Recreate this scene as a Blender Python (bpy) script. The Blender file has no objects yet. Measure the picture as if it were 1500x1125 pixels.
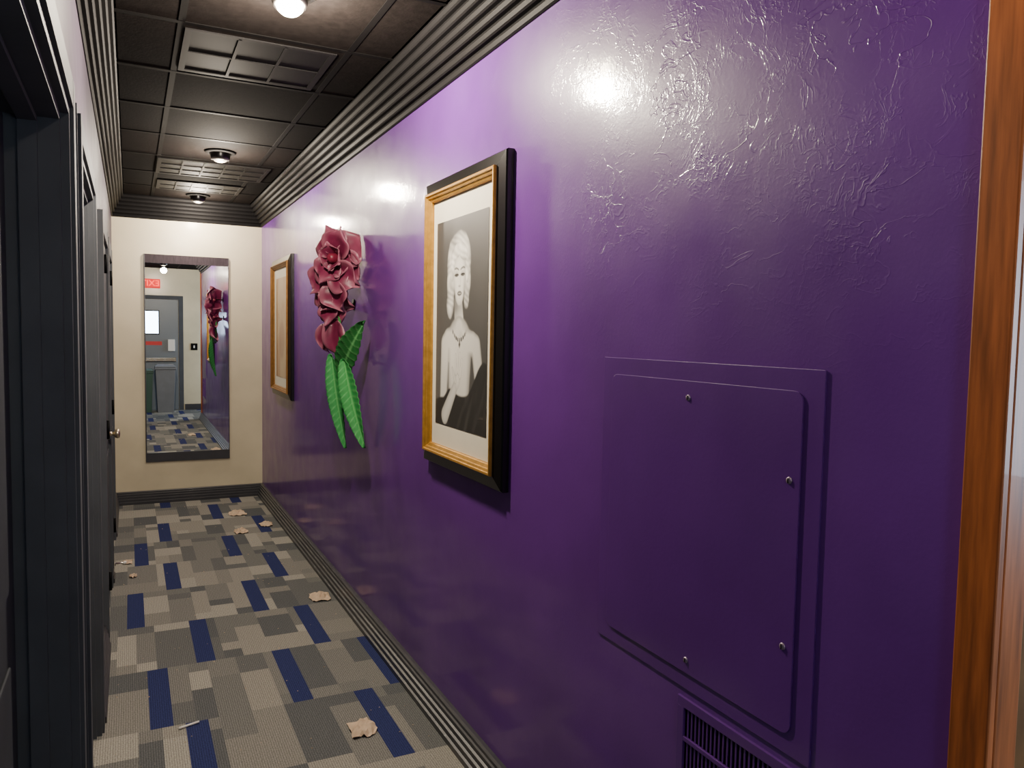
import bpy, math, random
from mathutils import Vector, Matrix, noise
random.seed(7)
col=bpy.context.scene.collection

# ---------------------------------------------------------------- materials
def srgb(c):
    return tuple((x/255/12.92 if x/255<=.04045 else ((x/255+.055)/1.055)**2.4) for x in c)
def mat(name,c,rough=.5,metal=0,var=.0,vscale=8,bump=0,bscale=60,spec=.5,emit=None,estr=0,attr=None,coat=0,stretch=None):
    m=bpy.data.materials.new(name); m.use_nodes=True; nt=m.node_tree; b=nt.nodes["Principled BSDF"]
    c=srgb(c); b.inputs["Base Color"].default_value=(*c,1); b.inputs["Roughness"].default_value=rough
    b.inputs["Metallic"].default_value=metal; b.inputs["Specular IOR Level"].default_value=spec
    b.inputs["Coat Weight"].default_value=coat
    tc=nt.nodes.new("ShaderNodeTexCoord"); vec=tc.outputs["Object"]
    if stretch:
        mp=nt.nodes.new("ShaderNodeMapping"); mp.inputs["Scale"].default_value=stretch; nt.links.new(vec,mp.inputs[0]); vec=mp.outputs[0]
    src=None
    if attr:
        a=nt.nodes.new("ShaderNodeAttribute"); a.attribute_name=attr; src=a.outputs["Color"]
    if var:
        n=nt.nodes.new("ShaderNodeTexNoise"); n.inputs["Scale"].default_value=vscale; n.inputs["Detail"].default_value=6
        nt.links.new(vec,n.inputs["Vector"])
        mr=nt.nodes.new("ShaderNodeMapRange"); mr.inputs[1].default_value=.3; mr.inputs[2].default_value=.7
        mr.inputs[3].default_value=1-var; mr.inputs[4].default_value=1+var
        nt.links.new(n.outputs[0],mr.inputs[0])
        mx=nt.nodes.new("ShaderNodeVectorMath"); mx.operation='SCALE'
        if src: nt.links.new(src,mx.inputs[0])
        else: mx.inputs[0].default_value=c
        nt.links.new(mr.outputs[0],mx.inputs["Scale"]); src=mx.outputs[0]
    if src: nt.links.new(src,b.inputs["Base Color"])
    if bump:
        n=nt.nodes.new("ShaderNodeTexNoise"); n.inputs["Scale"].default_value=bscale; n.inputs["Detail"].default_value=4
        nt.links.new(tc.outputs["Object"],n.inputs["Vector"])
        bp=nt.nodes.new("ShaderNodeBump"); bp.inputs["Strength"].default_value=bump; bp.inputs["Distance"].default_value=.01
        nt.links.new(n.outputs[0],bp.inputs["Height"]); nt.links.new(bp.outputs[0],b.inputs["Normal"])
    if emit:
        b.inputs["Emission Color"].default_value=(*srgb(emit),1); b.inputs["Emission Strength"].default_value=estr
    return m

def wall_paint(name,c,rough,ridges=True,coat=.5,crough=.10,spec=.18):
    """glossy paint over hand-trowelled plaster"""
    m=bpy.data.materials.new(name); m.use_nodes=True; nt=m.node_tree; N=nt.nodes; K=nt.links; b=N["Principled BSDF"]
    cc=srgb(c)
    b.inputs["Coat Weight"].default_value=coat; b.inputs["Coat Roughness"].default_value=crough; b.inputs["Specular IOR Level"].default_value=spec
    tc=N.new("ShaderNodeTexCoord")
    def noi(scale,detail=3,rgh=.5,dist=0,mapscale=None):
        n=N.new("ShaderNodeTexNoise"); n.inputs["Scale"].default_value=scale; n.inputs["Detail"].default_value=detail
        n.inputs["Roughness"].default_value=rgh; n.inputs["Distortion"].default_value=dist
        if mapscale:
            mp=N.new("ShaderNodeMapping"); mp.inputs["Scale"].default_value=mapscale; K.new(tc.outputs["Object"],mp.inputs[0]); K.new(mp.outputs[0],n.inputs["Vector"])
        else: K.new(tc.outputs["Object"],n.inputs["Vector"])
        return n.outputs[0]
    def mth(op,a,bb,clamp=False):
        n=N.new("ShaderNodeMath"); n.operation=op; n.use_clamp=clamp
        for i,x in enumerate((a,bb)):
            if x is None: continue
            if isinstance(x,(int,float)): n.inputs[i].default_value=x
            else: K.new(x,n.inputs[i])
        return n.outputs[0]
    def mr(x,a,bb,c0,d):
        n=N.new("ShaderNodeMapRange"); K.new(x,n.inputs[0]); n.inputs[1].default_value=a; n.inputs[2].default_value=bb; n.inputs[3].default_value=c0; n.inputs[4].default_value=d; return n.outputs[0]
    v=mr(noi(2.2,5),.3,.7,.88,1.12)
    vm=N.new("ShaderNodeVectorMath"); vm.operation='SCALE'; vm.inputs[0].default_value=cc; K.new(v,vm.inputs["Scale"]); K.new(vm.outputs[0],b.inputs["Base Color"])
    K.new(mr(noi(5,5),.3,.7,rough-.05,rough+.08),b.inputs["Roughness"])
    h=mth('MULTIPLY',noi(110,2),.030)
    h=mth('ADD',h,mth('MULTIPLY',noi(11,3),.065))
    h=mth('ADD',h,mth('MULTIPLY',noi(2.0,2),.14))
    if ridges:
        sx=N.new("ShaderNodeSeparateXYZ"); K.new(tc.outputs["Object"],sx.inputs[0])
        up=mr(sx.outputs["Z"],1.45,1.9,.06,1)
        nr=mr(sx.outputs["Y"],1.55,2.1,1,.2)
        area=mth('MULTIPLY',up,nr)
        for sc,msc,amp,wd,ms in ((9,4.0,.060,.016,(1,1,1.5)),(26,5.5,.030,.04,(1,1.3,1)),(17,7,.036,.03,(1,1,1))):
            r1=noi(sc,3,.6,.7,ms); d=mth('ABSOLUTE',mth('SUBTRACT',r1,.5),None)
            r=mr(d,0,wd,1,0)
            msk=mr(noi(msc,3),.46,.60,0,1)
            r=mth('MULTIPLY',mth('MULTIPLY',r,msk),area)
            h=mth('ADD',h,mth('MULTIPLY',r,amp))
    bp=N.new("ShaderNodeBump"); bp.inputs["Strength"].default_value=.55; bp.inputs["Distance"].default_value=.012
    K.new(h,bp.inputs["Height"]); K.new(bp.outputs[0],b.inputs["Normal"]); K.new(bp.outputs[0],b.inputs["Coat Normal"])
    return m

M={}
M['purple']=wall_paint("purple_gloss_paint",(94,47,128),.38)
M['purple2']=wall_paint("purple_gloss_paint_flat",(88,43,122),.40,False)
M['mauve']=wall_paint("mauve_grey_paint",(66,58,70),.6,False,.05,.3,.12)
M['cream']=wall_paint("cream_paint",(208,197,168),.4,False,.3,.2,.35)
M['tan']=mat("tan_gloss_wall",(104,74,42),.65,var=.3,vscale=9,spec=.12)
M['teal']=mat("dark_slate_paint",(74,77,82),.6,var=.12,vscale=6,bump=.04,spec=.15)
M['teal2']=mat("dark_slate_door_paint",(60,63,68),.6,var=.12,vscale=6,spec=.15)
M['trimgrey']=mat("charcoal_trim",(17,16,17),.6,var=.1,vscale=12,spec=.10)
M['base']=mat("charcoal_baseboard",(56,56,60),.36,var=.1,vscale=12)
M['ceil']=mat("black_ceiling_tile",(19,16,15),.9,var=.25,vscale=30,bump=.12,bscale=90,spec=.03)
M['tbar']=mat("black_ceiling_grid",(10,9,9),.7,spec=.05)
M['black']=mat("matt_black",(5,5,6),.6,spec=.1)
M['blackgloss']=mat("black_lacquer",(14,12,11),.28)
M['gold']=mat("gold_leaf",(188,140,58),.38,metal=.6,var=.18,vscale=40)
M['bronze']=mat("dull_bronze_leaf",(140,98,46),.42,metal=.5,var=.18,vscale=40)
M['matboard']=mat("cream_mat_board",(214,208,190),.6,var=.03)
M['chrome']=mat("satin_chrome",(190,185,175),.22,metal=1)
M['screw']=mat("paint_smeared_screw",(150,135,150),.4,metal=.6,var=.3,vscale=300)
M['brass']=mat("satin_nickel_knob",(205,190,160),.3,metal=.9)
M['wood']=mat("varnished_wood",(150,84,42),.45,var=.40,vscale=9,coat=.1,stretch=(9,9,.7),spec=.3)
M['print']=mat("portrait_print",(128,128,128),.3,attr="Col",coat=.4)
M['leafm']=mat("green_painted_tin",(80,170,80),.6,attr="Col",spec=.2)
M['petalm']=mat("burgundy_painted_tin",(150,50,80),.42,attr="Col",spec=.4)
M['paper']=mat("brown_paper_napkin",(196,172,146),.85,var=.15,vscale=30)
M['white']=mat("white_plastic",(225,222,215),.5)
M['bin']=mat("grey_plastic",(110,114,120),.5,var=.08)
M['red']=mat("red_plastic",(200,40,40),.5)
M['bulb']=mat("lit_bulb",(255,240,200),.5,emit=(255,236,198),estr=220)
M['bulbdim']=mat("bulb_painted_dim",(90,84,76),.3,emit=(255,236,198),estr=.4)  # dimmed copy of the lit bulb, shade put into colour and glow
M['daylight']=mat("daylit_glass",(220,235,255),.3,emit=(205,225,255),estr=16)
M['exitred']=mat("lit_red_letters",(255,30,20),.5,emit=(255,60,45),estr=4)
M['exitbox']=mat("exit_sign_face",(140,8,10),.5,emit=(255,10,10),estr=.9)
mm=bpy.data.materials.new("mirror_glass"); mm.use_nodes=True; bb=mm.node_tree.nodes["Principled BSDF"]
bb.inputs["Base Color"].default_value=(.95,.97,.96,1); bb.inputs["Metallic"].default_value=1; bb.inputs["Roughness"].default_value=.0
M['mirror']=mm
# carpet
m=bpy.data.materials.new("patchwork_carpet"); m.use_nodes=True; nt=m.node_tree; N=nt.nodes; K=nt.links; b=N["Principled BSDF"]
b.inputs["Roughness"].default_value=.95; b.inputs["Specular IOR Level"].default_value=.1
tc=N.new("ShaderNodeTexCoord"); a=N.new("ShaderNodeAttribute"); a.attribute_name="Col"
w=N.new("ShaderNodeTexWave"); w.wave_type='BANDS'; w.bands_direction='X'; w.inputs["Scale"].default_value=38; w.inputs["Distortion"].default_value=.8; w.inputs["Detail"].default_value=1
n=N.new("ShaderNodeTexNoise"); n.inputs["Scale"].default_value=160; n.inputs["Detail"].default_value=3
K.new(tc.outputs["Object"],w.inputs[0]); K.new(tc.outputs["Object"],n.inputs["Vector"])
m1=N.new("ShaderNodeMapRange"); m1.inputs[3].default_value=.78; m1.inputs[4].default_value=1.17; K.new(w.outputs["Fac"],m1.inputs[0])
m2=N.new("ShaderNodeMapRange"); m2.inputs[1].default_value=.3; m2.inputs[2].default_value=.7; m2.inputs[3].default_value=.7; m2.inputs[4].default_value=1.3; K.new(n.outputs[0],m2.inputs[0])
mu=N.new("ShaderNodeMath"); mu.operation='MULTIPLY'; K.new(m1.outputs[0],mu.inputs[0]); K.new(m2.outputs[0],mu.inputs[1])
vm=N.new("ShaderNodeVectorMath"); vm.operation='SCALE'; K.new(a.outputs["Color"],vm.inputs[0]); K.new(mu.outputs[0],vm.inputs["Scale"]); K.new(vm.outputs[0],b.inputs["Base Color"])
bp=N.new("ShaderNodeBump"); bp.inputs["Strength"].default_value=.3; bp.inputs["Distance"].default_value=.004; K.new(mu.outputs[0],bp.inputs["Height"]); K.new(bp.outputs[0],b.inputs["Normal"])
M['carpet']=m

# ---------------------------------------------------------------- mesh helpers
class G:
    def __init__(s): s.v=[]; s.f=[]; s.mi=[]; s.sm=[]
    def add(s,v,f,mi=0,sm=False):
        o=len(s.v); s.v+= [tuple(x) for x in v]; s.f+=[tuple(i+o for i in q) for q in f]
        s.mi+=[mi]*len(f); s.sm+=[sm]*len(f); return s
    def box(s,x0,x1,y0,y1,z0,z1,mi=0):
        v=[(x,y,z) for x in (x0,x1) for y in (y0,y1) for z in (z0,z1)]
        return s.add(v,[(0,1,3,2),(4,6,7,5),(0,4,5,1),(2,3,7,6),(0,2,6,4),(1,5,7,3)],mi)
    def prism(s,poly,fn,a,b,mi=0,caps=True):
        n=len(poly); v=[fn(p,a) for p in poly]+[fn(p,b) for p in poly]
        f=[(i,(i+1)%n,(i+1)%n+n,i+n) for i in range(n)]
        if caps: f+=[tuple(range(n))[::-1],tuple(range(n,2*n))]
        return s.add(v,f,mi)
    def lathe(s,prof,axis_o,ax,seg=24,mi=0,sm=True):
        ax=Vector(ax).normalized(); t=Vector((0,0,1)) if abs(ax.z)<.9 else Vector((1,0,0))
        e1=ax.cross(t).normalized(); e2=ax.cross(e1); o=Vector(axis_o); v=[]; f=[]
        for r,h in prof:
            for k in range(seg):
                a=2*math.pi*k/seg; v.append(o+ax*h+(e1*math.cos(a)+e2*math.sin(a))*r)
        for j in range(len(prof)-1):
            for k in range(seg):
                f.append((j*seg+k,j*seg+(k+1)%seg,(j+1)*seg+(k+1)%seg,(j+1)*seg+k))
        return s.add(v,f,mi,sm)
def link(o): col.objects.link(o); return o
def root(name,loc,label,cat,group=None):
    e=bpy.data.objects.new(name,None); e.location=loc; e.empty_display_size=.05; link(e)
    e["label"]=label; e["category"]=cat
    if group: e["group"]=group
    return e
def world_loc(o):
    L=Vector(o.location)
    while o.parent: o=o.parent; L+=Vector(o.location)
    return L
def obj(name,g,mats,loc=(0,0,0),parent=None,label=None,cat=None,kind=None,group=None,bevel=0,colors=None):
    me=bpy.data.meshes.new(name); L=world_loc(parent) if parent else Vector(loc)
    me.from_pydata([Vector(v)-L for v in g.v],[],g.f)
    for mt in mats: me.materials.append(M[mt] if isinstance(mt,str) else mt)
    for i,p in enumerate(me.polygons): p.material_index=g.mi[i]; p.use_smooth=g.sm[i]
    if colors is not None:
        ca=me.color_attributes.new("Col",'FLOAT_COLOR','POINT')
        for i,c in enumerate(colors): ca.data[i].color=(*c,1)
    me.update()
    o=bpy.data.objects.new(name,me); link(o)
    if parent: o.parent=parent
    else: o.location=L
    if label: o["label"]=label
    if cat: o["category"]=cat
    if kind: o["kind"]=kind
    if group: o["group"]=group
    if bevel:
        b=o.modifiers.new("bevel",'BEVEL'); b.width=bevel; b.segments=2; b.limit_method='ANGLE'
    return o
def recalc(o):
    import bmesh
    bm=bmesh.new(); bm.from_mesh(o.data); bmesh.ops.recalc_face_normals(bm,faces=bm.faces); bm.to_mesh(o.data); bm.free()

# ---------------------------------------------------------------- dimensions
XL=-1.23; YB=7.45; YE=-1.05; ZC=2.67; YN=.66; XR=2.2
cw=.0415; rh=.5717; y_ref=2.60; sub=6; ch=rh/sub
X0=XL-.15; nx=int((XR+.1-X0)/cw)+1; jy0=int(math.floor((YE-.1-y_ref)/ch)); jy1=int(math.ceil((YB+.1-y_ref)/ch)); ny=jy1-jy0
greys=[(86,88,89),(106,106,103),(122,120,114),(147,144,135),(113,112,108),(95,96,95),(135,132,124)]
grid={}
for j in range(ny):
    for i in range(nx): grid[i,j]=random.choice(greys)
nrow0=math.floor((jy0)/sub)
for row in range(nrow0,jy1//sub+1):
    i=-random.randint(0,2)
    while i<nx:
        wd=random.choice([2,2,3,3,4]); cuts=sorted(random.sample([1,2,3,4,5],random.choice([1,1,2,2])))
        cuts=[0]+cuts+[6]; last=None
        for a0,b0 in zip(cuts[:-1],cuts[1:]):
            c=random.choice([g for g in greys if g!=last]); last=c
            for ii in range(max(i,0),min(i+wd,nx)):
                for s in range(a0,b0):
                    j=row*sub+s-jy0
                    if 0<=j<ny: grid[ii,j]=c
        i+=wd
blue={0:[-.92,-.24],1:[-1.035,-.515,-.10],2:[-.845,-.285],3:[-1.12,-.515],4:[-.925,-.305],5:[-1.11,-.505],6:[-.925,-.20],7:[-.50],8:[-.9,-.3]}
for row in range(nrow0,jy1//sub+1):
    xs=list(blue[row]) if row in blue else list(blue[(row)%2+2])
    xs+= [xs[-1]+.55+.52*k for k in range(5)]
    for x in xs:
        i0=round((x-X0)/cw)
        for s in range(6):
            j=row*sub+s-jy0
            for ii in (i0,i0+1):
                if 0<=ii<nx and 0<=j<ny: grid[ii,j]=(44,50,90)
g=G(); cols=[]
for (i,j),c in grid.items():
    x=X0+i*cw; y=y_ref+(j+jy0)*ch
    g.add([(x,y,0),(x+cw,y,0),(x+cw,y+ch,0),(x,y+ch,0)],[(0,1,2,3)]); cols+= [srgb(c)]*4
g.box(X0,XR+.1,YE-.1,YB+.1,-.1,-.002); cols+=[(.1,.1,.1)]*8
obj("floor",g,['carpet'],kind="structure",colors=cols,label="grey and navy patchwork carpet floor")

g=G(); g.box(0,.12,YN,YB,0,ZC,0); g.mi[2]=1
obj("wall_right",g,['purple','tan'],kind="structure",label="glossy purple plaster wall")
obj("wall_corner",G().box(.12,XR,YN,YN+.12,0,ZC),['tan'],kind="structure",label="tan glossy wall")
obj("wall_back",G().box(XL-.15,.12,YB,YB+.1,0,ZC),['cream'],kind="structure",label="cream painted end wall")
obj("wall_end",G().box(XL-.15,XR,YE-.1,YE,0,ZC),['cream'],kind="structure",label="cream painted entrance wall")
obj("wall_side",G().box(XR,XR+.1,YE-.1,YN+.12,0,ZC),['cream'],kind="structure",label="cream side wall")
recs=[(.35,1.95),(2.35,3.2)]; ztop=2.0
g=G(); ys=YE
for a0,b0 in recs:
    g.box(XL-.15,XL,ys,a0,0,ZC); g.box(XL-.15,XL,a0,b0,ztop,ZC); ys=b0
g.box(XL-.15,XL,ys,YB,0,ZC)
obj("wall_left",g,['mauve'],kind="structure",label="mauve grey painted wall")
obj("ceiling",G().box(XL-.15,XR+.1,YE-.1,YB+.1,ZC,ZC+.1),['ceil'],kind="structure",label="black acoustic tile ceiling")
g=G()
for x in (-.915,-.29): g.box(x-.012,x+.012,YE,YB,ZC-.003,ZC)
y=2.55-.61*5
while y<YB:
    if y>YE: g.box(XL,0 if y>YN else XR,y-.012,y+.012,ZC-.0035,ZC)
    y+=.61
obj("trim_1",g,['tbar'],kind="structure",label="black ceiling grid")
def crownprof(depth,z0):
    pts=[(0,z0)]; n=6; H=ZC-z0
    for k in range(n):
        d0=depth*(k+.25)/n; d1=depth*(k+1)/n; za=z0+H*k/n; zb=z0+H*(k+1)/n
        pts+=[(d0,za),(d0+.012*.5,za+.004),(d1-.006,zb-.012),(d1-.010,zb)]
    pts+=[(depth,ZC),(0,ZC)]
    return pts
cp=crownprof(.12,2.485)
obj("trim_2",G().prism(cp,lambda p,t:(-p[0],t,p[1]),YN,YB),['trimgrey'],kind="structure",label="ribbed charcoal crown moulding")
obj("trim_3",G().prism(crownprof(.10,2.485),lambda p,t:(XL+p[0],t,p[1]),YE,YB),['trimgrey'],kind="structure",label="ribbed charcoal crown moulding")
obj("trim_4",G().prism(cp,lambda p,t:(t,YB-p[0],p[1]),XL,0),['trimgrey'],kind="structure",label="ribbed charcoal crown moulding")
for k in ("trim_2","trim_3","trim_4"): recalc(bpy.data.objects[k])
bpf=[(0,0),(.052,0),(.052,.022),(.044,.026),(.044,.046),(.036,.050),(.036,.068),(.028,.072),(.028,.088),(.022,.092),(.022,.104),(.014,.110),(0,.110)]
obj("baseboard_right",G().prism(bpf,lambda p,t:(-p[0],t,p[1]),YN+.04,YB),['base'],kind="structure",label="stepped charcoal baseboard")
obj("baseboard_back",G().prism(bpf,lambda p,t:(t,YB-p[0],p[1]),XL,0),['base'],kind="structure",label="stepped charcoal baseboard")
g=G()
for a0,b0 in ((2.05,2.25),(3.3,4.1),(5.15,5.3),(6.3,YB)): g.prism([(p[0]*.6,p[1]) for p in bpf],lambda p,t:(XL+p[0],t,p[1]),a0,b0)
obj("baseboard_left",g,['base'],kind="structure",label="stepped charcoal baseboard")
obj("baseboard_end",G().prism([(p[0]*.4,p[1]) for p in bpf],lambda p,t:(t,YE+p[0],p[1]),-.17,XR),['base'],kind="structure",label="charcoal baseboard")
for k in ("right","back","left","end"): recalc(bpy.data.objects["baseboard_"+k])
g=G(); g.box(-.016,0,YN-.016,.702,.0,ZC-.0); g.box(0,.055,YN-.016,YN,0,ZC)
obj("trim_5",g,['wood'],kind="structure",label="varnished brown wood corner trim",bevel=.003)

tn=6
for di,(a0,b0) in enumerate(recs):
    g=G(); cwid=.10; pr=XL+.026
    for (p0,p1) in ((a0-cwid,a0),(b0,b0+cwid)):
        g.box(XL,pr-.008,p0,p1,0,ztop+cwid); g.box(pr-.008,pr,p0+.02,p1-.02,0,ztop+cwid-.02)
    g.box(XL,pr-.0085,a0,b0,ztop,ztop+cwid); g.box(pr-.0085,pr-.0005,a0-.02,b0+.02,ztop+.02,ztop+cwid-.02)
    g.box(XL-.149,XL+.001,b0-.018,b0,0,ztop); g.box(XL-.149,XL+.001,a0,a0+.018,0,ztop); g.box(XL-.149,XL+.001,a0+.018,b0-.018,ztop-.018,ztop)
    g.box(XL-.075,XL-.04,b0-.03,b0-.018,0,ztop-.018); g.box(XL-.075,XL-.04,a0+.018,a0+.03,0,ztop-.018); g.box(XL-.075,XL-.04,a0+.03,b0-.03,ztop-.03,ztop-.018)
    obj("trim_%d"%tn,g,['teal'],kind="structure",label="dark slate door casing"); tn+=1
    g=G(); xd=XL-.10
    g.box(xd-.045,xd,a0+.02,b0-.02,.01,ztop-.02)
    for (q0,q1) in ((.15,.85),(1.0,1.85)): g.box(xd,xd+.006,a0+.14,b0-.14,q0,q1)
    obj("door_%d"%(di+1),g,['teal2'],kind="structure",label="dark slate painted door",bevel=.003)
def knob(parent,loc,dirx,name="door_knob"):
    g=G(); g.lathe([(0,0),(.032,0),(.032,.006),(.012,.010),(.011,.030),(.022,.036),(.028,.048),(.024,.060),(0.0,.064)],loc,dirx,24)
    return obj(name,g,['brass'],parent=parent,label="satin metal door knob")
for di,(a0,b0,kn,hg) in enumerate(((4.2,5.05,4.97,4.2),(5.4,6.2,6.1,5.4))):
    g=G(); pr=XL+.024
    for (p0,p1) in ((a0-.09,a0),(b0,b0+.09)): g.box(XL,pr,p0,p1,0,ztop+.09)
    g.box(XL,pr-.001,a0,b0,ztop,ztop+.09)
    obj("trim_%d"%tn,g,['teal'],kind="structure",label="dark slate door casing"); tn+=1
    g=G(); g.box(XL,XL+.010,a0+.004,b0-.004,.01,ztop-.004)
    for (q0,q1) in ((.15,.85),(1.05,1.85)): g.box(XL+.010,XL+.014,a0+.12,b0-.12,q0,q1)
    d=obj("door_%d"%(di+3),g,['teal2'],kind="structure",label="dark slate painted flush door",bevel=.002)
    if di==0: knob(d,(XL+.010,kn,.93),(1,0,0))
    for z in (.25,1.0,1.80):
        g=G(); g.lathe([(0,0),(.007,0),(.007,.09),(0,.09)],(XL+.03,hg+.0,z),(0,0,1),12); g.box(XL+.0105,XL+.0265,hg-.0,hg+.012,z,z+.09)
        obj("hinge",g,['black'],parent=d)
r_=root("door_stop",(XL+.03,5.25,.1),"small chrome door stop fixed low on the baseboard","door stop")
obj("stop_rod",G().lathe([(0,0),(.014,0),(.014,.004),(.005,.006),(.005,.05)],(XL+.03,5.25,.09),(1,0,0),16),['chrome'],parent=r_)
obj("rubber_tip",G().lathe([(0.005,.045),(.010,.05),(.010,.062),(0,.066)],(XL+.03,5.25,.09),(1,0,0),16),['white'],parent=r_)

# ---------------------------------------------------------------- mirror
mx0,mx1,mz0,mz1=-.985,-.29,.365,2.185
r_=root("wall_mirror",(-.637,YB,mz0),"tall narrow wall mirror with dark bottom rail on the cream wall","mirror")
obj("mirror_backing",G().box(mx0,mx1,YB-.012,YB,mz0,mz1),['black'],parent=r_)
obj("mirror_glass",G().box(mx0+.008,mx1-.006,YB-.0175,YB-.0125,mz0+.080,mz1-.075),['mirror'],parent=r_)
g=G(); g.box(mx0,mx0+.008,YB-.022,YB-.012,mz0,mz1); g.box(mx1-.006,mx1,YB-.022,YB-.012,mz0,mz1)
g.box(mx0+.008,mx1-.006,YB-.022,YB-.012,mz0,mz0+.080)
obj("mirror_frame",g,['base'],parent=r_,label="thin dark frame with wide bottom rail")
obj("top_rail",G().box(mx0+.008,mx1-.006,YB-.022,YB-.012,mz1-.075,mz1),[mat("plum_metal",(48,38,46),.45,metal=.1,var=.4,vscale=20,stretch=(8,1,1),spec=.25)],parent=r_,label="dull plum top rail")

# ---------------------------------------------------------------- picture frames
def ring(g,y0,y1,z0,z1,a,b,mi):
    def lp(ins,x): return [(x,y0+ins,z0+ins),(x,y1-ins,z0+ins),(x,y1-ins,z1-ins),(x,y0+ins,z1-ins)]
    v=lp(*a)+lp(*b); g.add(v,[(i,(i+1)%4,(i+1)%4+4,i+4) for i in range(4)],mi)
def picture(y0,y1,z0,z1,label,art_rect,art_fn,res,leafmat):
    r_=root("framed_picture",(0,(y0+y1)/2,z0),label,"picture")
    g=G(); P=[(0,-.001),(0,-.022),(.004,-.027),(.038,-.036),(.046,-.038),(.048,-.042)]
    for a,b in zip(P,P[1:]): ring(g,y0,y1,z0,z1,a,b,0)
    ring(g,y0,y1,z0,z1,(.0,-.001),(.080,-.001),0)
    o=obj("outer_frame",g,['blackgloss'],parent=r_,label="flat black outer moulding"); recalc(o)
    g=G(); P=[(.047,-.034),(.047,-.048),(.050,-.051),(.056,-.050),(.058,-.045),(.066,-.042),(.068,-.037),(.078,-.032),(.080,-.029),(.080,-.012)]
    for a,b in zip(P,P[1:]): ring(g,y0,y1,z0,z1,a,b,0)
    o=obj("gold_fillet",g,[leafmat],parent=r_,label="stepped gold inner moulding")
    obj("mat_board",G().box(-.020,-.012,y0+.0805,y1-.0805,z0+.0805,z1-.0805),['matboard'],parent=r_)
    ay0,ay1,az0,az1=art_rect; nx_,nz_=res; g=G(); cs=[]
    for j in range(nz_+1):
        for i in range(nx_+1):
            u=i/nx_; v=j/nz_
            g.v.append((-.0215,ay1+(ay0-ay1)*u,az1+(az0-az1)*v)); cs.append(art_fn(u,v))
    for j in range(nz_):
        for i in range(nx_):
            k=j*(nx_+1)+i; g.f.append((k,k+nx_+1,k+nx_+2,k+1)); g.mi.append(0); g.sm.append(False)
    obj("print",g,['print'],parent=r_,colors=cs,label="printed artwork sheet")
def ss(a,b,x):
    if a==b: return float(x>a)
    t=max(0,min(1,(x-a)/(b-a))); return t*t*(3-2*t)
def ell(x,y,cx,cy,a,b,rot=0):
    dx,dy=x-cx,y-cy; c,s=math.cos(rot),math.sin(rot); X=(dx*c+dy*s)/a; Y=(-dx*s+dy*c)/b
    return math.sqrt(X*X+Y*Y)
def cap(x,y,ax,ay,bx,by,ra,rb):
    t=max(0,min(1,((x-ax)*(bx-ax)+(y-ay)*(by-ay))/((bx-ax)**2+(by-ay)**2)))
    d=math.hypot(x-ax-t*(bx-ax),y-ay-t*(by-ay)); return d/(ra+(rb-ra)*t),t
def mix(a,b,t): return a+(b-a)*t
def smin(a,b,k=.12):
    h=max(0,min(1,.5+.5*(b-a)/k)); return b*(1-h)+a*h-k*h*(1-h)
def hairtone(x,y,ph):
    n1=noise.noise(Vector((x*9,y*6,ph))); wv=math.sin(70*x+10*math.sin(y*22+ph)+n1*5)*.5+.5
    cl=noise.noise(Vector((x*14,y*12,ph+4)))
    return .40+.26*wv*.8+.30*cl
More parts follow.
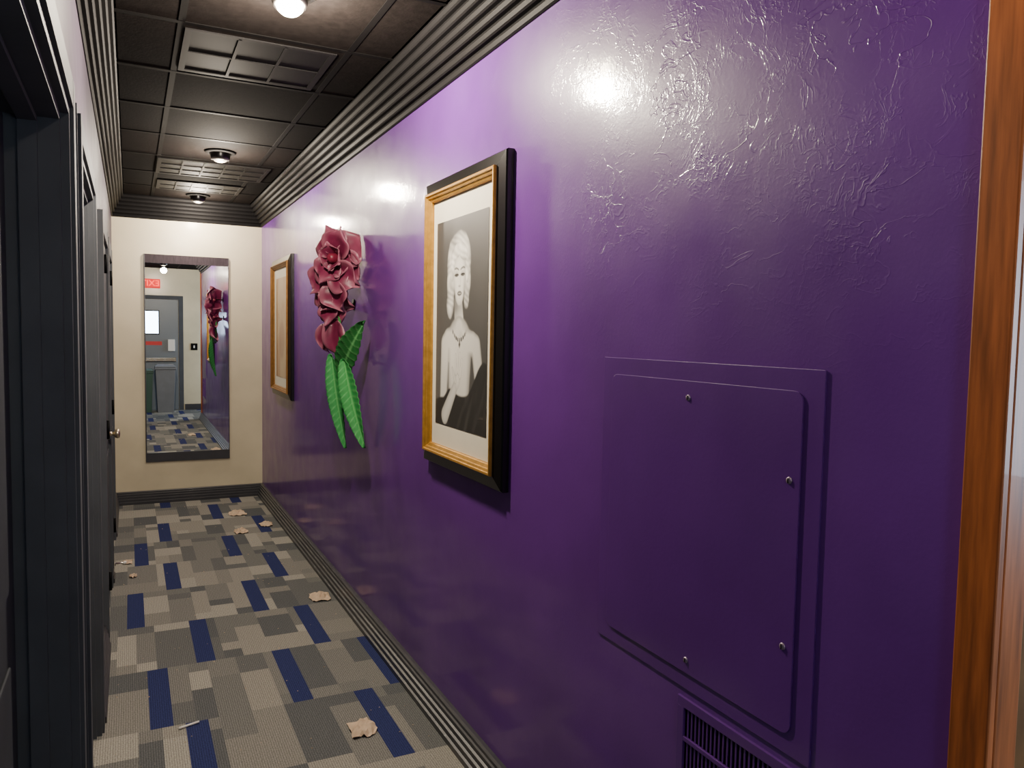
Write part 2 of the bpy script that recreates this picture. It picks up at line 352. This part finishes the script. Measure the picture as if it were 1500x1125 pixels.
def portrait(u,v):
    x=u*.626; y=v
    g=.055+.06*(1-u)*ss(.1,1,v)+.03*ss(.5,1,u)*(1-v)
    dh=9
    for cx,cy,a,b in ((.225,.20,.085,.11),(.30,.145,.11,.085),(.365,.20,.07,.10),(.192,.30,.055,.11),(.185,.40,.048,.08),(.392,.30,.042,.09),(.385,.385,.033,.05)):
        dh=smin(dh,ell(x,y,cx,cy,a,b),.15)
    dh+=.07*noise.noise(Vector((x*25,y*25,1)))
    m=1-ss(.88,1.03,dh); g=mix(g,max(.08,hairtone(x,y,1)*(1.05-.5*ss(.5,1,dh))),m)
    d,t=cap(x,y,.285,.40,.305,.53,.050,.058); m=1-ss(.90,1.04,d)
    neck=.40+.22*ss(.24,.33,x)-.22*(1-ss(.42,.475,y)); g=mix(g,neck,m)
    dt=9
    for c in ((.16,.575,.46,.590,.058,.060),(.125,.60,.105,.90,.058,.048),(.30,.62,.30,.85,.165,.135),(.50,.60,.565,.84,.055,.055),(.30,.52,.31,.60,.055,.10)):
        dt=smin(dt,cap(x,y,*c)[0],.25)
    m=1-ss(.86,.97,dt)
    body=.66-.34*ss(.55,.97,dt)+.10*(1-ss(.0,.16,math.hypot(x-.22,y-.66)))-.10*ss(.35,.6,x)
    body-= .10*(1-ss(.0,.045,math.hypot(x-.32,y-.565)))
    g=mix(g,body,m)
    d,t=cap(x,y,.175,.69,.165,.95,.004,.010); g=mix(g,.16,(1-ss(.4,2.0,d))*.8)
    dl=.815-.13*ss(.40,.60,x)-.02*math.sin(x*14)+.06*(1-ss(.1,.2,x))
    m=ss(0,.012,y-dl); g=mix(g,.028+.035*max(0,noise.noise(Vector((x*22+y*9,y*5,3)))),m)
    d,t=cap(x,y,.13,.95,.262,.80,.046,.030); m=1-ss(.90,1.04,d); g=mix(g,.64-.30*d*d*.8,m)
    d=ell(x,y,.288,.762,.036,.055,.3); m=1-ss(.90,1.06,d); g=mix(g,.72-.20*d*d,m)
    for k,(bx,by,fx,fy) in enumerate(((.272,.735,.262,.648),(.290,.728,.290,.628),(.306,.735,.316,.640),(.318,.750,.340,.668))):
        d,t=cap(x,y,bx,by,fx,fy,.0125,.0075); m=1-ss(.80,1.15,d); g=mix(g,.76-.42*d**2.5,m)
    d,t=cap(x,y,.262,.775,.222,.715,.014,.009); m=1-ss(.8,1.15,d); g=mix(g,.70-.35*d**2.5,m)
    ny_=.535+.042*(1-((x-.305)/.085)**2)
    if abs(x-.305)<.085 and y>.49:
        m=1-ss(.007,.012,abs(y-ny_)); g=mix(g,.05+.55*(math.sin(x*300)>.4),m)
        m=1-ss(.008,.016,abs(x-.308)+abs(y-.598)*.6); g=mix(g,.08,m)
    df=smin(ell(x,y,.297,.262,.088,.105),ell(x,y,.300,.335,.062,.088),.3)
    m=1-ss(.84,.95,df)
    f=.78-.26*ss(.45,.95,df)-.13*ss(.335,.39,x)+.05*(1-ss(0,.05,math.hypot(x-.255,y-.325)))
    f-=.07*(1-ss(.3,1,ell(x,y,.360,.345,.02,.05)))
    for ex in (.262,.338):
        f=mix(f,.40,(1-ss(.3,1.2,ell(x,y,ex,.264,.029,.017)))*.65)
        f=mix(f,.06,1-ss(.7,1.15,ell(x,y,ex,.2735,.0215,.0058)))
        f=mix(f,.03,(1-ss(.0025,.005,abs(y-(.267+6*(x-ex)**2))))*(1-ss(.024,.030,abs(x-ex))))
        br=.238+9*(x-ex-(.006 if ex>.3 else -.006))**2
        f=mix(f,.14,(1-ss(.003,.006,abs(y-br)))*(1-ss(.024,.033,abs(x-ex))))
    f=mix(f,.56,(1-ss(.3,1.2,ell(x,y,.311,.295,.007,.035)))*.6)
    f=mix(f,.32,(1-ss(.5,1.2,ell(x,y,.300,.3235,.017,.005)))*.85)
    lipw=ell(x,y,.300,.358,.029,.0125); f=mix(f,.13,1-ss(.8,1.1,lipw))
    f=mix(f,.60,1-ss(.6,1.1,ell(x,y,.300,.3575,.017,.0025)))
    f=mix(f,.50,(1-ss(.3,1.2,ell(x,y,.300,.380,.018,.006)))*.5)
    g=mix(g,f,m)
    dh=9
    for cx,cy,a,b,ro in ((.262,.158,.080,.036,-.40),(.338,.165,.062,.040,.55),(.212,.235,.026,.070,.1),(.388,.250,.022,.068,-.1)):
        dh=smin(dh,ell(x,y,cx,cy,a,b,ro),.15)
    dh+=.06*noise.noise(Vector((x*30,y*30,7))); m=1-ss(.84,1.0,dh)
    g=mix(g,max(.1,hairtone(x,y,5)*1.15+.08-.2*ss(.6,1,dh)),m)
    g=max(0,g)
    return (g*.98,g*.95,g*.87)
picture(2.225,2.965,1.027,2.130,"large black and gold frame with monochrome portrait of a curly-haired woman",(2.362,2.845,1.19,1.965),portrait,(170,260),'gold')
def abstract(u,v):
    t=noise.noise(Vector((u*2.5,v*3.5,5)))*.5+.5; s=noise.noise(Vector((u*8,v*12,9)))*.08
    a=srgb((170,132,96)); b=srgb((188,160,124)); c=srgb((135,85,62))
    k=ss(.45,.7,t+s); r=[mix(b[i],a[i],k) for i in range(3)]
    d=1-ss(.7,1.1,ell(u,v,.5,.62,.24,.22))
    return tuple(mix(r[i],c[i],d*.6) for i in range(3))
picture(5.88,6.70,1.015,2.114,"black and gold frame with warm tan print on purple wall",(6.02,6.54,1.17,1.96),abstract,(40,60),'bronze')

# ---------------------------------------------------------------- tin rose
r_=root("wall_sculpture",(0,4.1,1.0),"painted metal rose wall sculpture, burgundy petals and long green leaves","wall art")
FC=Vector((-.74,-.67,0)).normalized(); XW=-.006
def petal(center,ang,R0,length,width,tilt,cup,seed,face=FC,pointy=.8,tone=(112,32,64)):
    n=12; m_=10; g=G(); cs=[]; e1=Vector((0,0,1)).cross(face).normalized()
    rd=e1*math.cos(ang)+Vector((0,0,1))*math.sin(ang); tn_=rd.cross(face).normalized()
    for i in range(n+1):
        s=i/n; wdt=width*(math.sin(math.pi*min(1,s*.66+.16))**.7)*(1 if s<.62 else 1-((s-.62)/.38)**1.7*pointy)
        th_=math.radians(tilt)
        pr=R0+length*(s*math.cos(th_)+.25*s*s*math.sin(th_)); ph=.01+length*(math.sin(th_)*s-.30*s**3)
        for j in range(m_+1):
            t=j/m_*2-1; lift=cup*(t*t)*width*(1-.9*s)
            cr=.013*noise.noise(Vector((s*3+seed,t*2.4,seed*.7)))+.011*math.sin(t*3.5+seed)*s-.05*s*s*(1-abs(t))*(1 if seed%2 else -.6)
            p=Vector(center)+rd*(pr-.025*abs(t)**1.5*s)+tn_*(wdt*t*.5)+face*(ph+lift+cr)
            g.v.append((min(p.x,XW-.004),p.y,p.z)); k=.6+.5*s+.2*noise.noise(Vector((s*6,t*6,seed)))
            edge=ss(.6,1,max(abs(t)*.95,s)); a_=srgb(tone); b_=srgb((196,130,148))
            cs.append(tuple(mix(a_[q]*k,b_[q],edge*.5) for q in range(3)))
    for i in range(n):
        for j in range(m_):
            k=i*(m_+1)+j; g.f.append((k,k+1,k+m_+2,k+m_+1)); g.mi.append(0); g.sm.append(True)
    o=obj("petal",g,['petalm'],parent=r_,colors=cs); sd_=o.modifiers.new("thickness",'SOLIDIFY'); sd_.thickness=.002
    return o
sd=1
def bloom(c,sc,ph,spec_):
    global sd
    for cnt,R0,ln,wd,tl,cu in spec_:
        for k in range(cnt):
            an=ph+2*math.pi*(k+.15*math.sin(k*3))/cnt+tl*.02
            st=.74+.50*abs(math.sin(an))
            petal(c,an,R0*sc,ln*sc*st*(1+.10*math.sin(sd*2.3)),wd*sc,tl,cu,sd); sd+=1
    g=G(); g.lathe([(0,-.02),(.02*sc,.0),(.030*sc,.03*sc),(.024*sc,.07*sc),(.012*sc,.085*sc),(0,.08*sc)],c,FC,10)
    obj("bud",g,['petalm'],parent=r_,colors=[srgb((110,28,50))]*len(g.v))
bloom((-.105,4.10,1.925),1.0,.5,((5,.01,.165,.21,8,.08),(4,.01,.13,.18,34,.22),(3,.005,.095,.13,58,.4)))
bloom((-.115,4.18,1.70),.84,1.0,((5,.01,.150,.19,6,.10),(4,.01,.115,.15,34,.22),(2,.005,.085,.12,60,.4)))
petal((-.11,4.15,1.60),-1.40,.01,.21,.15,6,.2,60)
petal((-.115,4.22,1.58),-1.85,.01,.15,.12,14,.2,61)
petal((-.12,4.09,1.86),-.55,.01,.15,.19,18,.2,63)
petal((-.12,4.16,1.86),-2.3,.01,.15,.19,22,.2,66)
petal((-.12,4.10,1.80),-1.35,.01,.15,.17,16,.2,67)
def leaf(p0,p1,width,out,seed,nv=9,tone=(70,160,82),face=FC,curl=.0):
    n=80; m_=12; g=G(); cs=[]; p0=Vector(p0); p1=Vector(p1); ax=(p1-p0); L=ax.length; ax.normalize(); sd_=ax.cross(face).normalized(); fn_=sd_.cross(ax).normalized()
    if fn_.dot(face)<0: fn_=-fn_
    for i in range(n+1):
        s=i/n; wd=width*math.sin(math.pi*(s**.85))**.7*(1-.25*s)+.004
        for j in range(m_+1):
            t=j/m_*2-1; vein=(s*nv-abs(t)*.9)%1; rid=1-ss(0,.12,min(vein,1-vein))
            mid=1-ss(.05,.13,abs(t))
            edge=1+.05*math.sin(s*nv*2*math.pi)
            hgt=out*math.sin(math.pi*s*.9)+.022*abs(t)+.003*rid+.004*mid-curl*s*s
            p=p0+ax*(L*s)+sd_*(wd*.5*t*edge)+fn_*hgt
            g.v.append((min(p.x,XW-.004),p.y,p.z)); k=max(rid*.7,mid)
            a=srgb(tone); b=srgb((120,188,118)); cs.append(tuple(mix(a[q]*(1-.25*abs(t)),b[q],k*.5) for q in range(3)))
    for i in range(n):
        for j in range(m_):
            k=i*(m_+1)+j; g.f.append((k,k+1,k+m_+2,k+m_+1)); g.mi.append(0); g.sm.append(True)
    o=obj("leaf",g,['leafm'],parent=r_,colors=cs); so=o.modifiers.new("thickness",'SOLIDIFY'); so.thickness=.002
leaf((-.13,4.13,1.42),(-.07,4.02,.925),.100,.02,1,15,(52,138,72))
leaf((-.12,3.90,1.40),(-.06,3.69,.970),.115,.02,2,14,(48,134,66))
leaf((-.11,3.99,1.33),(-.05,3.74,1.60),.150,.02,3,9,(34,98,46))
g=G(); g.lathe([(0,0),(.008,0),(.008,.30),(0,.30)],(-.09,4.08,1.36),(0,.2,1),10)
g.lathe([(0,0),(.006,0),(.006,.17),(0,.17)],(-.09,4.08,1.38),(-.05,-1,-.05),8)
obj("stem",g,['leafm'],parent=r_,colors=[srgb((50,120,60))]*len(g.v))
for yy,zz in ((4.17,1.69),(4.10,1.93)):
    g=G(); g.lathe([(0,0),(.03,0),(.03,.006),(.007,.008),(.007,.095),(0,.095)],(0,yy,zz),(-1,0,0),12); obj("wall_bracket",g,['black'],parent=r_)

# ---------------------------------------------------------------- access panel
def rrect(y0,y1,z0,z1,r,n=6):
    pts=[]
    for cy,cz,a0 in ((y1-r,z1-r,0),(y0+r,z1-r,90),(y0+r,z0+r,180),(y1-r,z0+r,270)):
        for k in range(n+1):
            a=math.radians(a0+90*k/n); pts.append((cy+r*math.cos(a),cz+r*math.sin(a)))
    return pts
r_=root("access_panel",(0,1.32,.76),"purple painted-over square wall access panel held by four screws","access panel")
o=obj("panel_frame",G().prism(rrect(.965,1.672,.762,1.488,.004),lambda p,t:(t,p[0],p[1]),-.004,0),['purple2'],parent=r_,bevel=.001); recalc(o)
o=obj("panel_door",G().prism(rrect(1.010,1.628,.800,1.447,.022),lambda p,t:(t,p[0],p[1]),-.0080,-.0045),['purple2'],parent=r_,bevel=.001); recalc(o)
for y,z in ((1.33,1.41),(1.035,1.28),(1.035,.965),(1.31,.83)):
    g=G(); g.lathe([(0,.0035),(.005,.003),(.0062,.002),(.007,0)],(-.0081,y,z),(-1,0,0),18)
    s_=obj("screw",g,['screw'],parent=r_,label="paint-smeared slotted screw")
    obj("slot",G().box(-.0123,-.0115,y-.001,y+.001,z-.005,z+.005),['black'],parent=s_)
r_=root("wall_vent",(0,1.15,.42),"purple painted louvred wall air grille with vertical slots","vent")
g=G(); y0,y1,z0,z1=.97,1.335,.40,.742
g.box(-.007,0,y0,y1,z1-.022,z1); g.box(-.007,0,y0,y1,z0,z0+.022); g.box(-.007,0,y0,y0+.022,z0+.022,z1-.022); g.box(-.007,0,y1-.022,y1,z0+.022,z1-.022)
g.box(-.007,0,y0+.022,y1-.022,.645,.655)
obj("vent_frame",g,['purple2'],parent=r_,bevel=.001)
g=G(); y=y0+.030
while y<y1-.026:
    for (q0,q1) in ((z0+.022,.645),(.655,z1-.022)): g.box(-.003,-.001,y,y+.004,q0,q1)
    y+=.0125
obj("vent_slats",g,['purple2'],parent=r_)
obj("vent_dark_sheet",G().box(-.0008,-.0002,y0+.022,y1-.022,z0+.022,z1-.022),['black'],parent=r_)  # flat black sheet standing in for the darkness behind the slats

# ---------------------------------------------------------------- ceiling fixtures
def downlight(x,y,tilt,on,label,bm='bulb'):
    r_=root("ceiling_light",(x,y,ZC),label,"ceiling light","recessed ceiling spotlights")
    g=G(); g.lathe([(.055,0),(.092,0),(.095,-.006),(.087,-.012),(.066,-.014),(.056,-.004)],(x,y,ZC),(0,0,1),32)
    obj("trim_ring",g,['tbar'],parent=r_)
    ax=Vector((math.sin(tilt[0]),math.sin(tilt[1]),-1)).normalized()
    g=G(); pr=[(.058,-.02),(.061,.005),(.059,.026),(.054,.040),(.050,.042),(.046,.034),(.040,.018),(0,.012)]
    g.lathe(pr,(x,y,ZC-.012),ax,28)
    obj("eyeball_housing",g,['blackgloss'],parent=r_)
    k=1 if bm=='bulb' else .8
    g=G(); g.lathe([(.036,.025*k),(.044,.038*k),(.042,.052*k),(.030,.064*k),(.014,.070*k),(0,.071*k)],(x,y,ZC-.012),ax,24)
    obj("bulb",g,[bm],parent=r_)
    ld=bpy.data.lights.new("lamp",'POINT'); ld.energy=on; ld.color=(1,.87,.70); ld.shadow_soft_size=.05
    lo=bpy.data.objects.new("lamp",ld); lo.location=Vector((x,y,ZC-.012))+ax*.13; link(lo)
downlight(-.61,2.70,(0,-.15),160,"lit recessed spotlight glowing warm in the black ceiling")
downlight(-.57,5.295,(0,.1),85,"black eyeball spotlight set in the black tile ceiling",'bulbdim')
downlight(-.57,7.08,(0,.15),50,"black eyeball spotlight close to the cream wall",'bulbdim')
downlight(-.57,.415,(0,-.1),16,"spotlight added near the corridor entrance to light the door jambs",'bulbdim')  # added fixture, kept to put some light on the left jambs
def grille(x0,x1,y0,y1,nxc,nyc,label):
    r_=root("ceiling_vent",((x0+x1)/2,(y0+y1)/2,ZC),label,"vent")
    zt=ZC-.0036; g=G(); fr=.025
    g.box(x0,x1,y0,y0+fr,zt-.005,zt); g.box(x0,x1,y1-fr,y1,zt-.005,zt); g.box(x0,x0+fr,y0+fr,y1-fr,zt-.005,zt); g.box(x1-fr,x1,y0+fr,y1-fr,zt-.005,zt)
    obj("vent_frame",g,['trimgrey'],parent=r_)
    g=G()
    for k in range(1,nxc):
        x=x0+fr+(x1-x0-2*fr)*k/nxc; g.box(x-.006,x+.006,y0+fr,y1-fr,zt-.006,zt-.001)
    for k in range(1,nyc):
        y=y0+fr+(y1-y0-2*fr)*k/nyc; g.box(x0+fr,x1-fr,y-.004,y+.004,zt-.005,zt-.001)
    obj("vent_bars",g,['trimgrey'],parent=r_)
    obj("vent_dark_sheet",G().box(x0+fr,x1-fr,y0+fr,y1-fr,zt-.0009,zt),['black'],parent=r_)  # thin black sheet painted as the dark depth behind the bars
grille(-.92,-.20,5.66,6.20,5,3,"rectangular black ceiling air return grille with five bays")
grille(-.90,-.28,6.48,6.88,5,2,"rectangular black ceiling air grille near the cream wall")
grille(-.90,-.33,3.2,3.72,3,2,"dark square ceiling air grille beside the lit spotlight")

# ---------------------------------------------------------------- litter on the carpet
def scrap(x,y,rad,seed,label,c='paper'):
    g=G(); n=9; rn=random.Random(seed)
    for j in range(n):
        for i in range(n):
            u=(i/(n-1)-.5)*2; v=(j/(n-1)-.5)*2
            q=1+.25*noise.noise(Vector((u*1.5+seed,v*1.5,seed)))
            hz=.004+.022*abs(noise.noise(Vector((u*2.2+seed*3,v*2.2,seed*1.7))))+.03*rad/.06*max(0,1-(u*u+v*v))*rn.uniform(.3,1)
            if (u*u+v*v)>1.2: hz=.002+.012*rn.random()
            g.v.append((x+u*rad*q*(1-.12*v*v),y+v*rad*1.3*q*(1-.12*u*u),hz))
    for j in range(n-1):
        for i in range(n-1):
            k=j*n+i; g.f.append((k,k+1,k+n+1,k+n)); g.mi.append(0); g.sm.append(False)
    o=obj("paper_scrap",g,[c],loc=(x,y,0),label=label,cat="paper",group="litter on the carpet")
    s=o.modifiers.new("t",'SOLIDIFY'); s.thickness=.0012; return o
scrap(-.31,6.72,.065,1,"crumpled beige paper napkin near the cream wall")
scrap(-.36,6.10,.05,2,"crumpled tan paper scrap on grey carpet")
scrap(-.15,6.25,.05,3,"flattened beige paper scrap beside the baseboard")
scrap(-1.13,5.56,.03,4,"tiny beige paper scrap by the door side")
scrap(-1.10,5.23,.022,5,"tiny beige paper scrap by the door side")
scrap(-.13,4.40,.055,6,"crumpled tan paper napkin against the baseboard")
scrap(-.31,2.84,.05,8,"crumpled beige paper napkin on navy carpet patch")
g=G(); g.lathe([(0,0),(.0045,.001),(.0045,.078),(0,.079)],(-.95,3.13,.0055),(.95,.3,0),12)
obj("plastic_stick",g,['white'],loc=(-.91,3.14,0),label="short white plastic stick lying on the carpet",cat="litter")
g=G()
for k in range(170):
    x=random.uniform(-1.17,-.08); y=random.uniform(2.4,7.2); s=random.uniform(.0015,.0045)
    g.add([(x-s,y,.0005),(x+s,y-s*.5,.0005),(x+s*.4,y+s,.0005),(x,y,.0005+s)],[(0,1,3),(1,2,3),(2,0,3),(0,2,1)])
obj("paper_crumbs",g,['paper'],kind="stuff",label="tiny pale paper crumbs scattered over the carpet",cat="litter")

# ---------------------------------------------------------------- entrance end (seen in the mirror)
g2=G()
for (p0,p1) in ((-1.19,-1.11),(-.27,-.19)): g2.box(p0,p1,YE,YE+.035,0,2.16)
g2.box(-1.11,-.27,YE,YE+.034,2.09,2.16)
obj("trim_%d"%tn,g2,['teal'],kind="structure",label="slate door casing")
g=G(); g.box(-1.105,-.275,YE+.001,YE+.03,.01,2.085)
d=obj("door_5",g,[mat("slate_blue_door",(105,112,118),.4)],kind="structure",label="slate blue entrance door with small window")
obj("window_pane",G().box(-.98,-.62,YE+.031,YE+.036,1.45,1.86),['daylight'],parent=d,label="daylit glass pane")
g=G(); g.box(-1.0,-.60,YE+.030,YE+.040,1.43,1.45); g.box(-1.0,-.60,YE+.03,YE+.04,1.86,1.88); g.box(-1.0,-.98,YE+.03,YE+.04,1.45,1.86); g.box(-.62,-.60,YE+.03,YE+.04,1.45,1.86)
obj("window_bead",g,['trimgrey'],parent=d)
g=G(); g.box(-1.06,-.32,YE+.06,YE+.085,.93,.99); g.box(-1.06,-1.0,YE+.03,YE+.06,.92,1.0); g.box(-.38,-.32,YE+.03,YE+.06,.92,1.0)
obj("push_bar",g,['chrome'],parent=d,bevel=.004)
o=obj("alarm_box",G().box(-.46,-.34,YE+.031,YE+.07,1.12,1.34),['white'],parent=d,bevel=.006)
obj("warning_plate",G().box(-.86,-.56,YE+.031,YE+.034,1.23,1.30),['red'],parent=d)
r_=root("exit_sign",(-.76,YE,2.28),"lit red EXIT sign mounted above the entrance door","exit sign")
obj("sign_box",G().box(-.92,-.58,YE,YE+.05,2.29,2.46),['exitbox'],parent=r_,bevel=.006)
cu=bpy.data.curves.new("exit_text","FONT"); cu.body="EXIT"; cu.size=.155; cu.align_x='CENTER'; cu.align_y='CENTER'; cu.extrude=.003
to=bpy.data.objects.new("tmp",cu); link(to); bpy.context.view_layer.update()
me=bpy.data.meshes.new_from_object(to); bpy.data.objects.remove(to)
me.transform(Matrix(((-1,0,0,.01),(0,0,1,.055),(0,1,0,.095),(0,0,0,1)))); me.materials.clear(); me.materials.append(M['exitred'])
eo=bpy.data.objects.new("letters",me); link(eo); eo.parent=r_
def bin_(x,y,w,d_,h,label,c):
    r_=root("trash_can",(x,y,0),label,"trash can")
    def ringr(sc,z): return [(x+w/2*sc*a,y+d_/2*sc*b,z) for a,b in ((-1,-1),(1,-1),(1,1),(-1,1))]
    g=G(); lv=[(.8,0),(1,h*.9),(1.08,h*.9),(1.08,h*.94),(.95,h*.94),(.76,.02)]
    v=[]; [v.extend(ringr(s,z)) for s,z in lv]
    f=[(j*4+i,j*4+(i+1)%4,(j+1)*4+(i+1)%4,(j+1)*4+i) for j in range(len(lv)-1) for i in range(4)]+[(3,2,1,0),(20,21,22,23)]
    g.add(v,f); obj("bin_body",g,[c],parent=r_,bevel=.01)
    g=G(); lv=[(1.06,h*.945),(1.06,h*.96),(.8,h),(.3,h)]; v=[]; [v.extend(ringr(s,z)) for s,z in lv]
    f=[(j*4+i,j*4+(i+1)%4,(j+1)*4+(i+1)%4,(j+1)*4+i) for j in range(3) for i in range(4)]+[(12,13,14,15),(3,2,1,0)]
    g.add(v,f); obj("bin_lid",g,[c],parent=r_,bevel=.008)
bin_(-.52,YE+.32,.34,.30,.88,"grey plastic swing-top trash can by the entrance door",'bin')
bin_(-.86,YE+.30,.26,.26,.80,"dark green plastic trash can by the entrance door",mat("green_plastic",(60,90,80),.5))
r_=root("wall_switch",(.0,YE,1.15),"square black wall switch plate on the cream wall","switch")
obj("switch_plate",G().box(-.06,.06,YE,YE+.012,1.14,1.27),['black'],parent=r_,bevel=.003)
obj("toggle",G().box(-.012,.012,YE+.012,YE+.022,1.18,1.23),['white'],parent=r_)

# ---------------------------------------------------------------- added area lamp for daylight near the entrance, no window built
ld=bpy.data.lights.new("daylight",'AREA'); ld.shape='RECTANGLE'; ld.size=1.2; ld.size_y=1.2; ld.energy=80; ld.color=(.62,.78,1)
lo=bpy.data.objects.new("daylight",ld); lo.location=(XR-.05,-.2,1.6); lo.rotation_euler=(0,math.radians(90),0); link(lo)
w=bpy.data.worlds.new("world"); bpy.context.scene.world=w; w.use_nodes=True; w.node_tree.nodes["Background"].inputs[0].default_value=(.3,.35,.5,1); w.node_tree.nodes["Background"].inputs[1].default_value=.3

# ---------------------------------------------------------------- camera
r=math.radians(1.03); p=math.radians(3.65); th=math.radians(26.43)
F=Vector((math.sin(th)*math.cos(p),math.cos(th)*math.cos(p),-math.sin(p)))
Rw=F.cross(Vector((0,0,1))).normalized(); Uw=Rw.cross(F)
R=Rw*math.cos(r)+Uw*math.sin(r); U=Uw*math.cos(r)-Rw*math.sin(r)
cam=bpy.data.cameras.new("camera"); cam.lens=27.05; cam.sensor_width=36; cam.clip_start=.02
co=bpy.data.objects.new("camera",cam); link(co)
co.matrix_world=Matrix(((R.x,U.x,-F.x,-1.1),(R.y,U.y,-F.y,0),(R.z,U.z,-F.z,1.54),(0,0,0,1)))
bpy.context.scene.camera=co
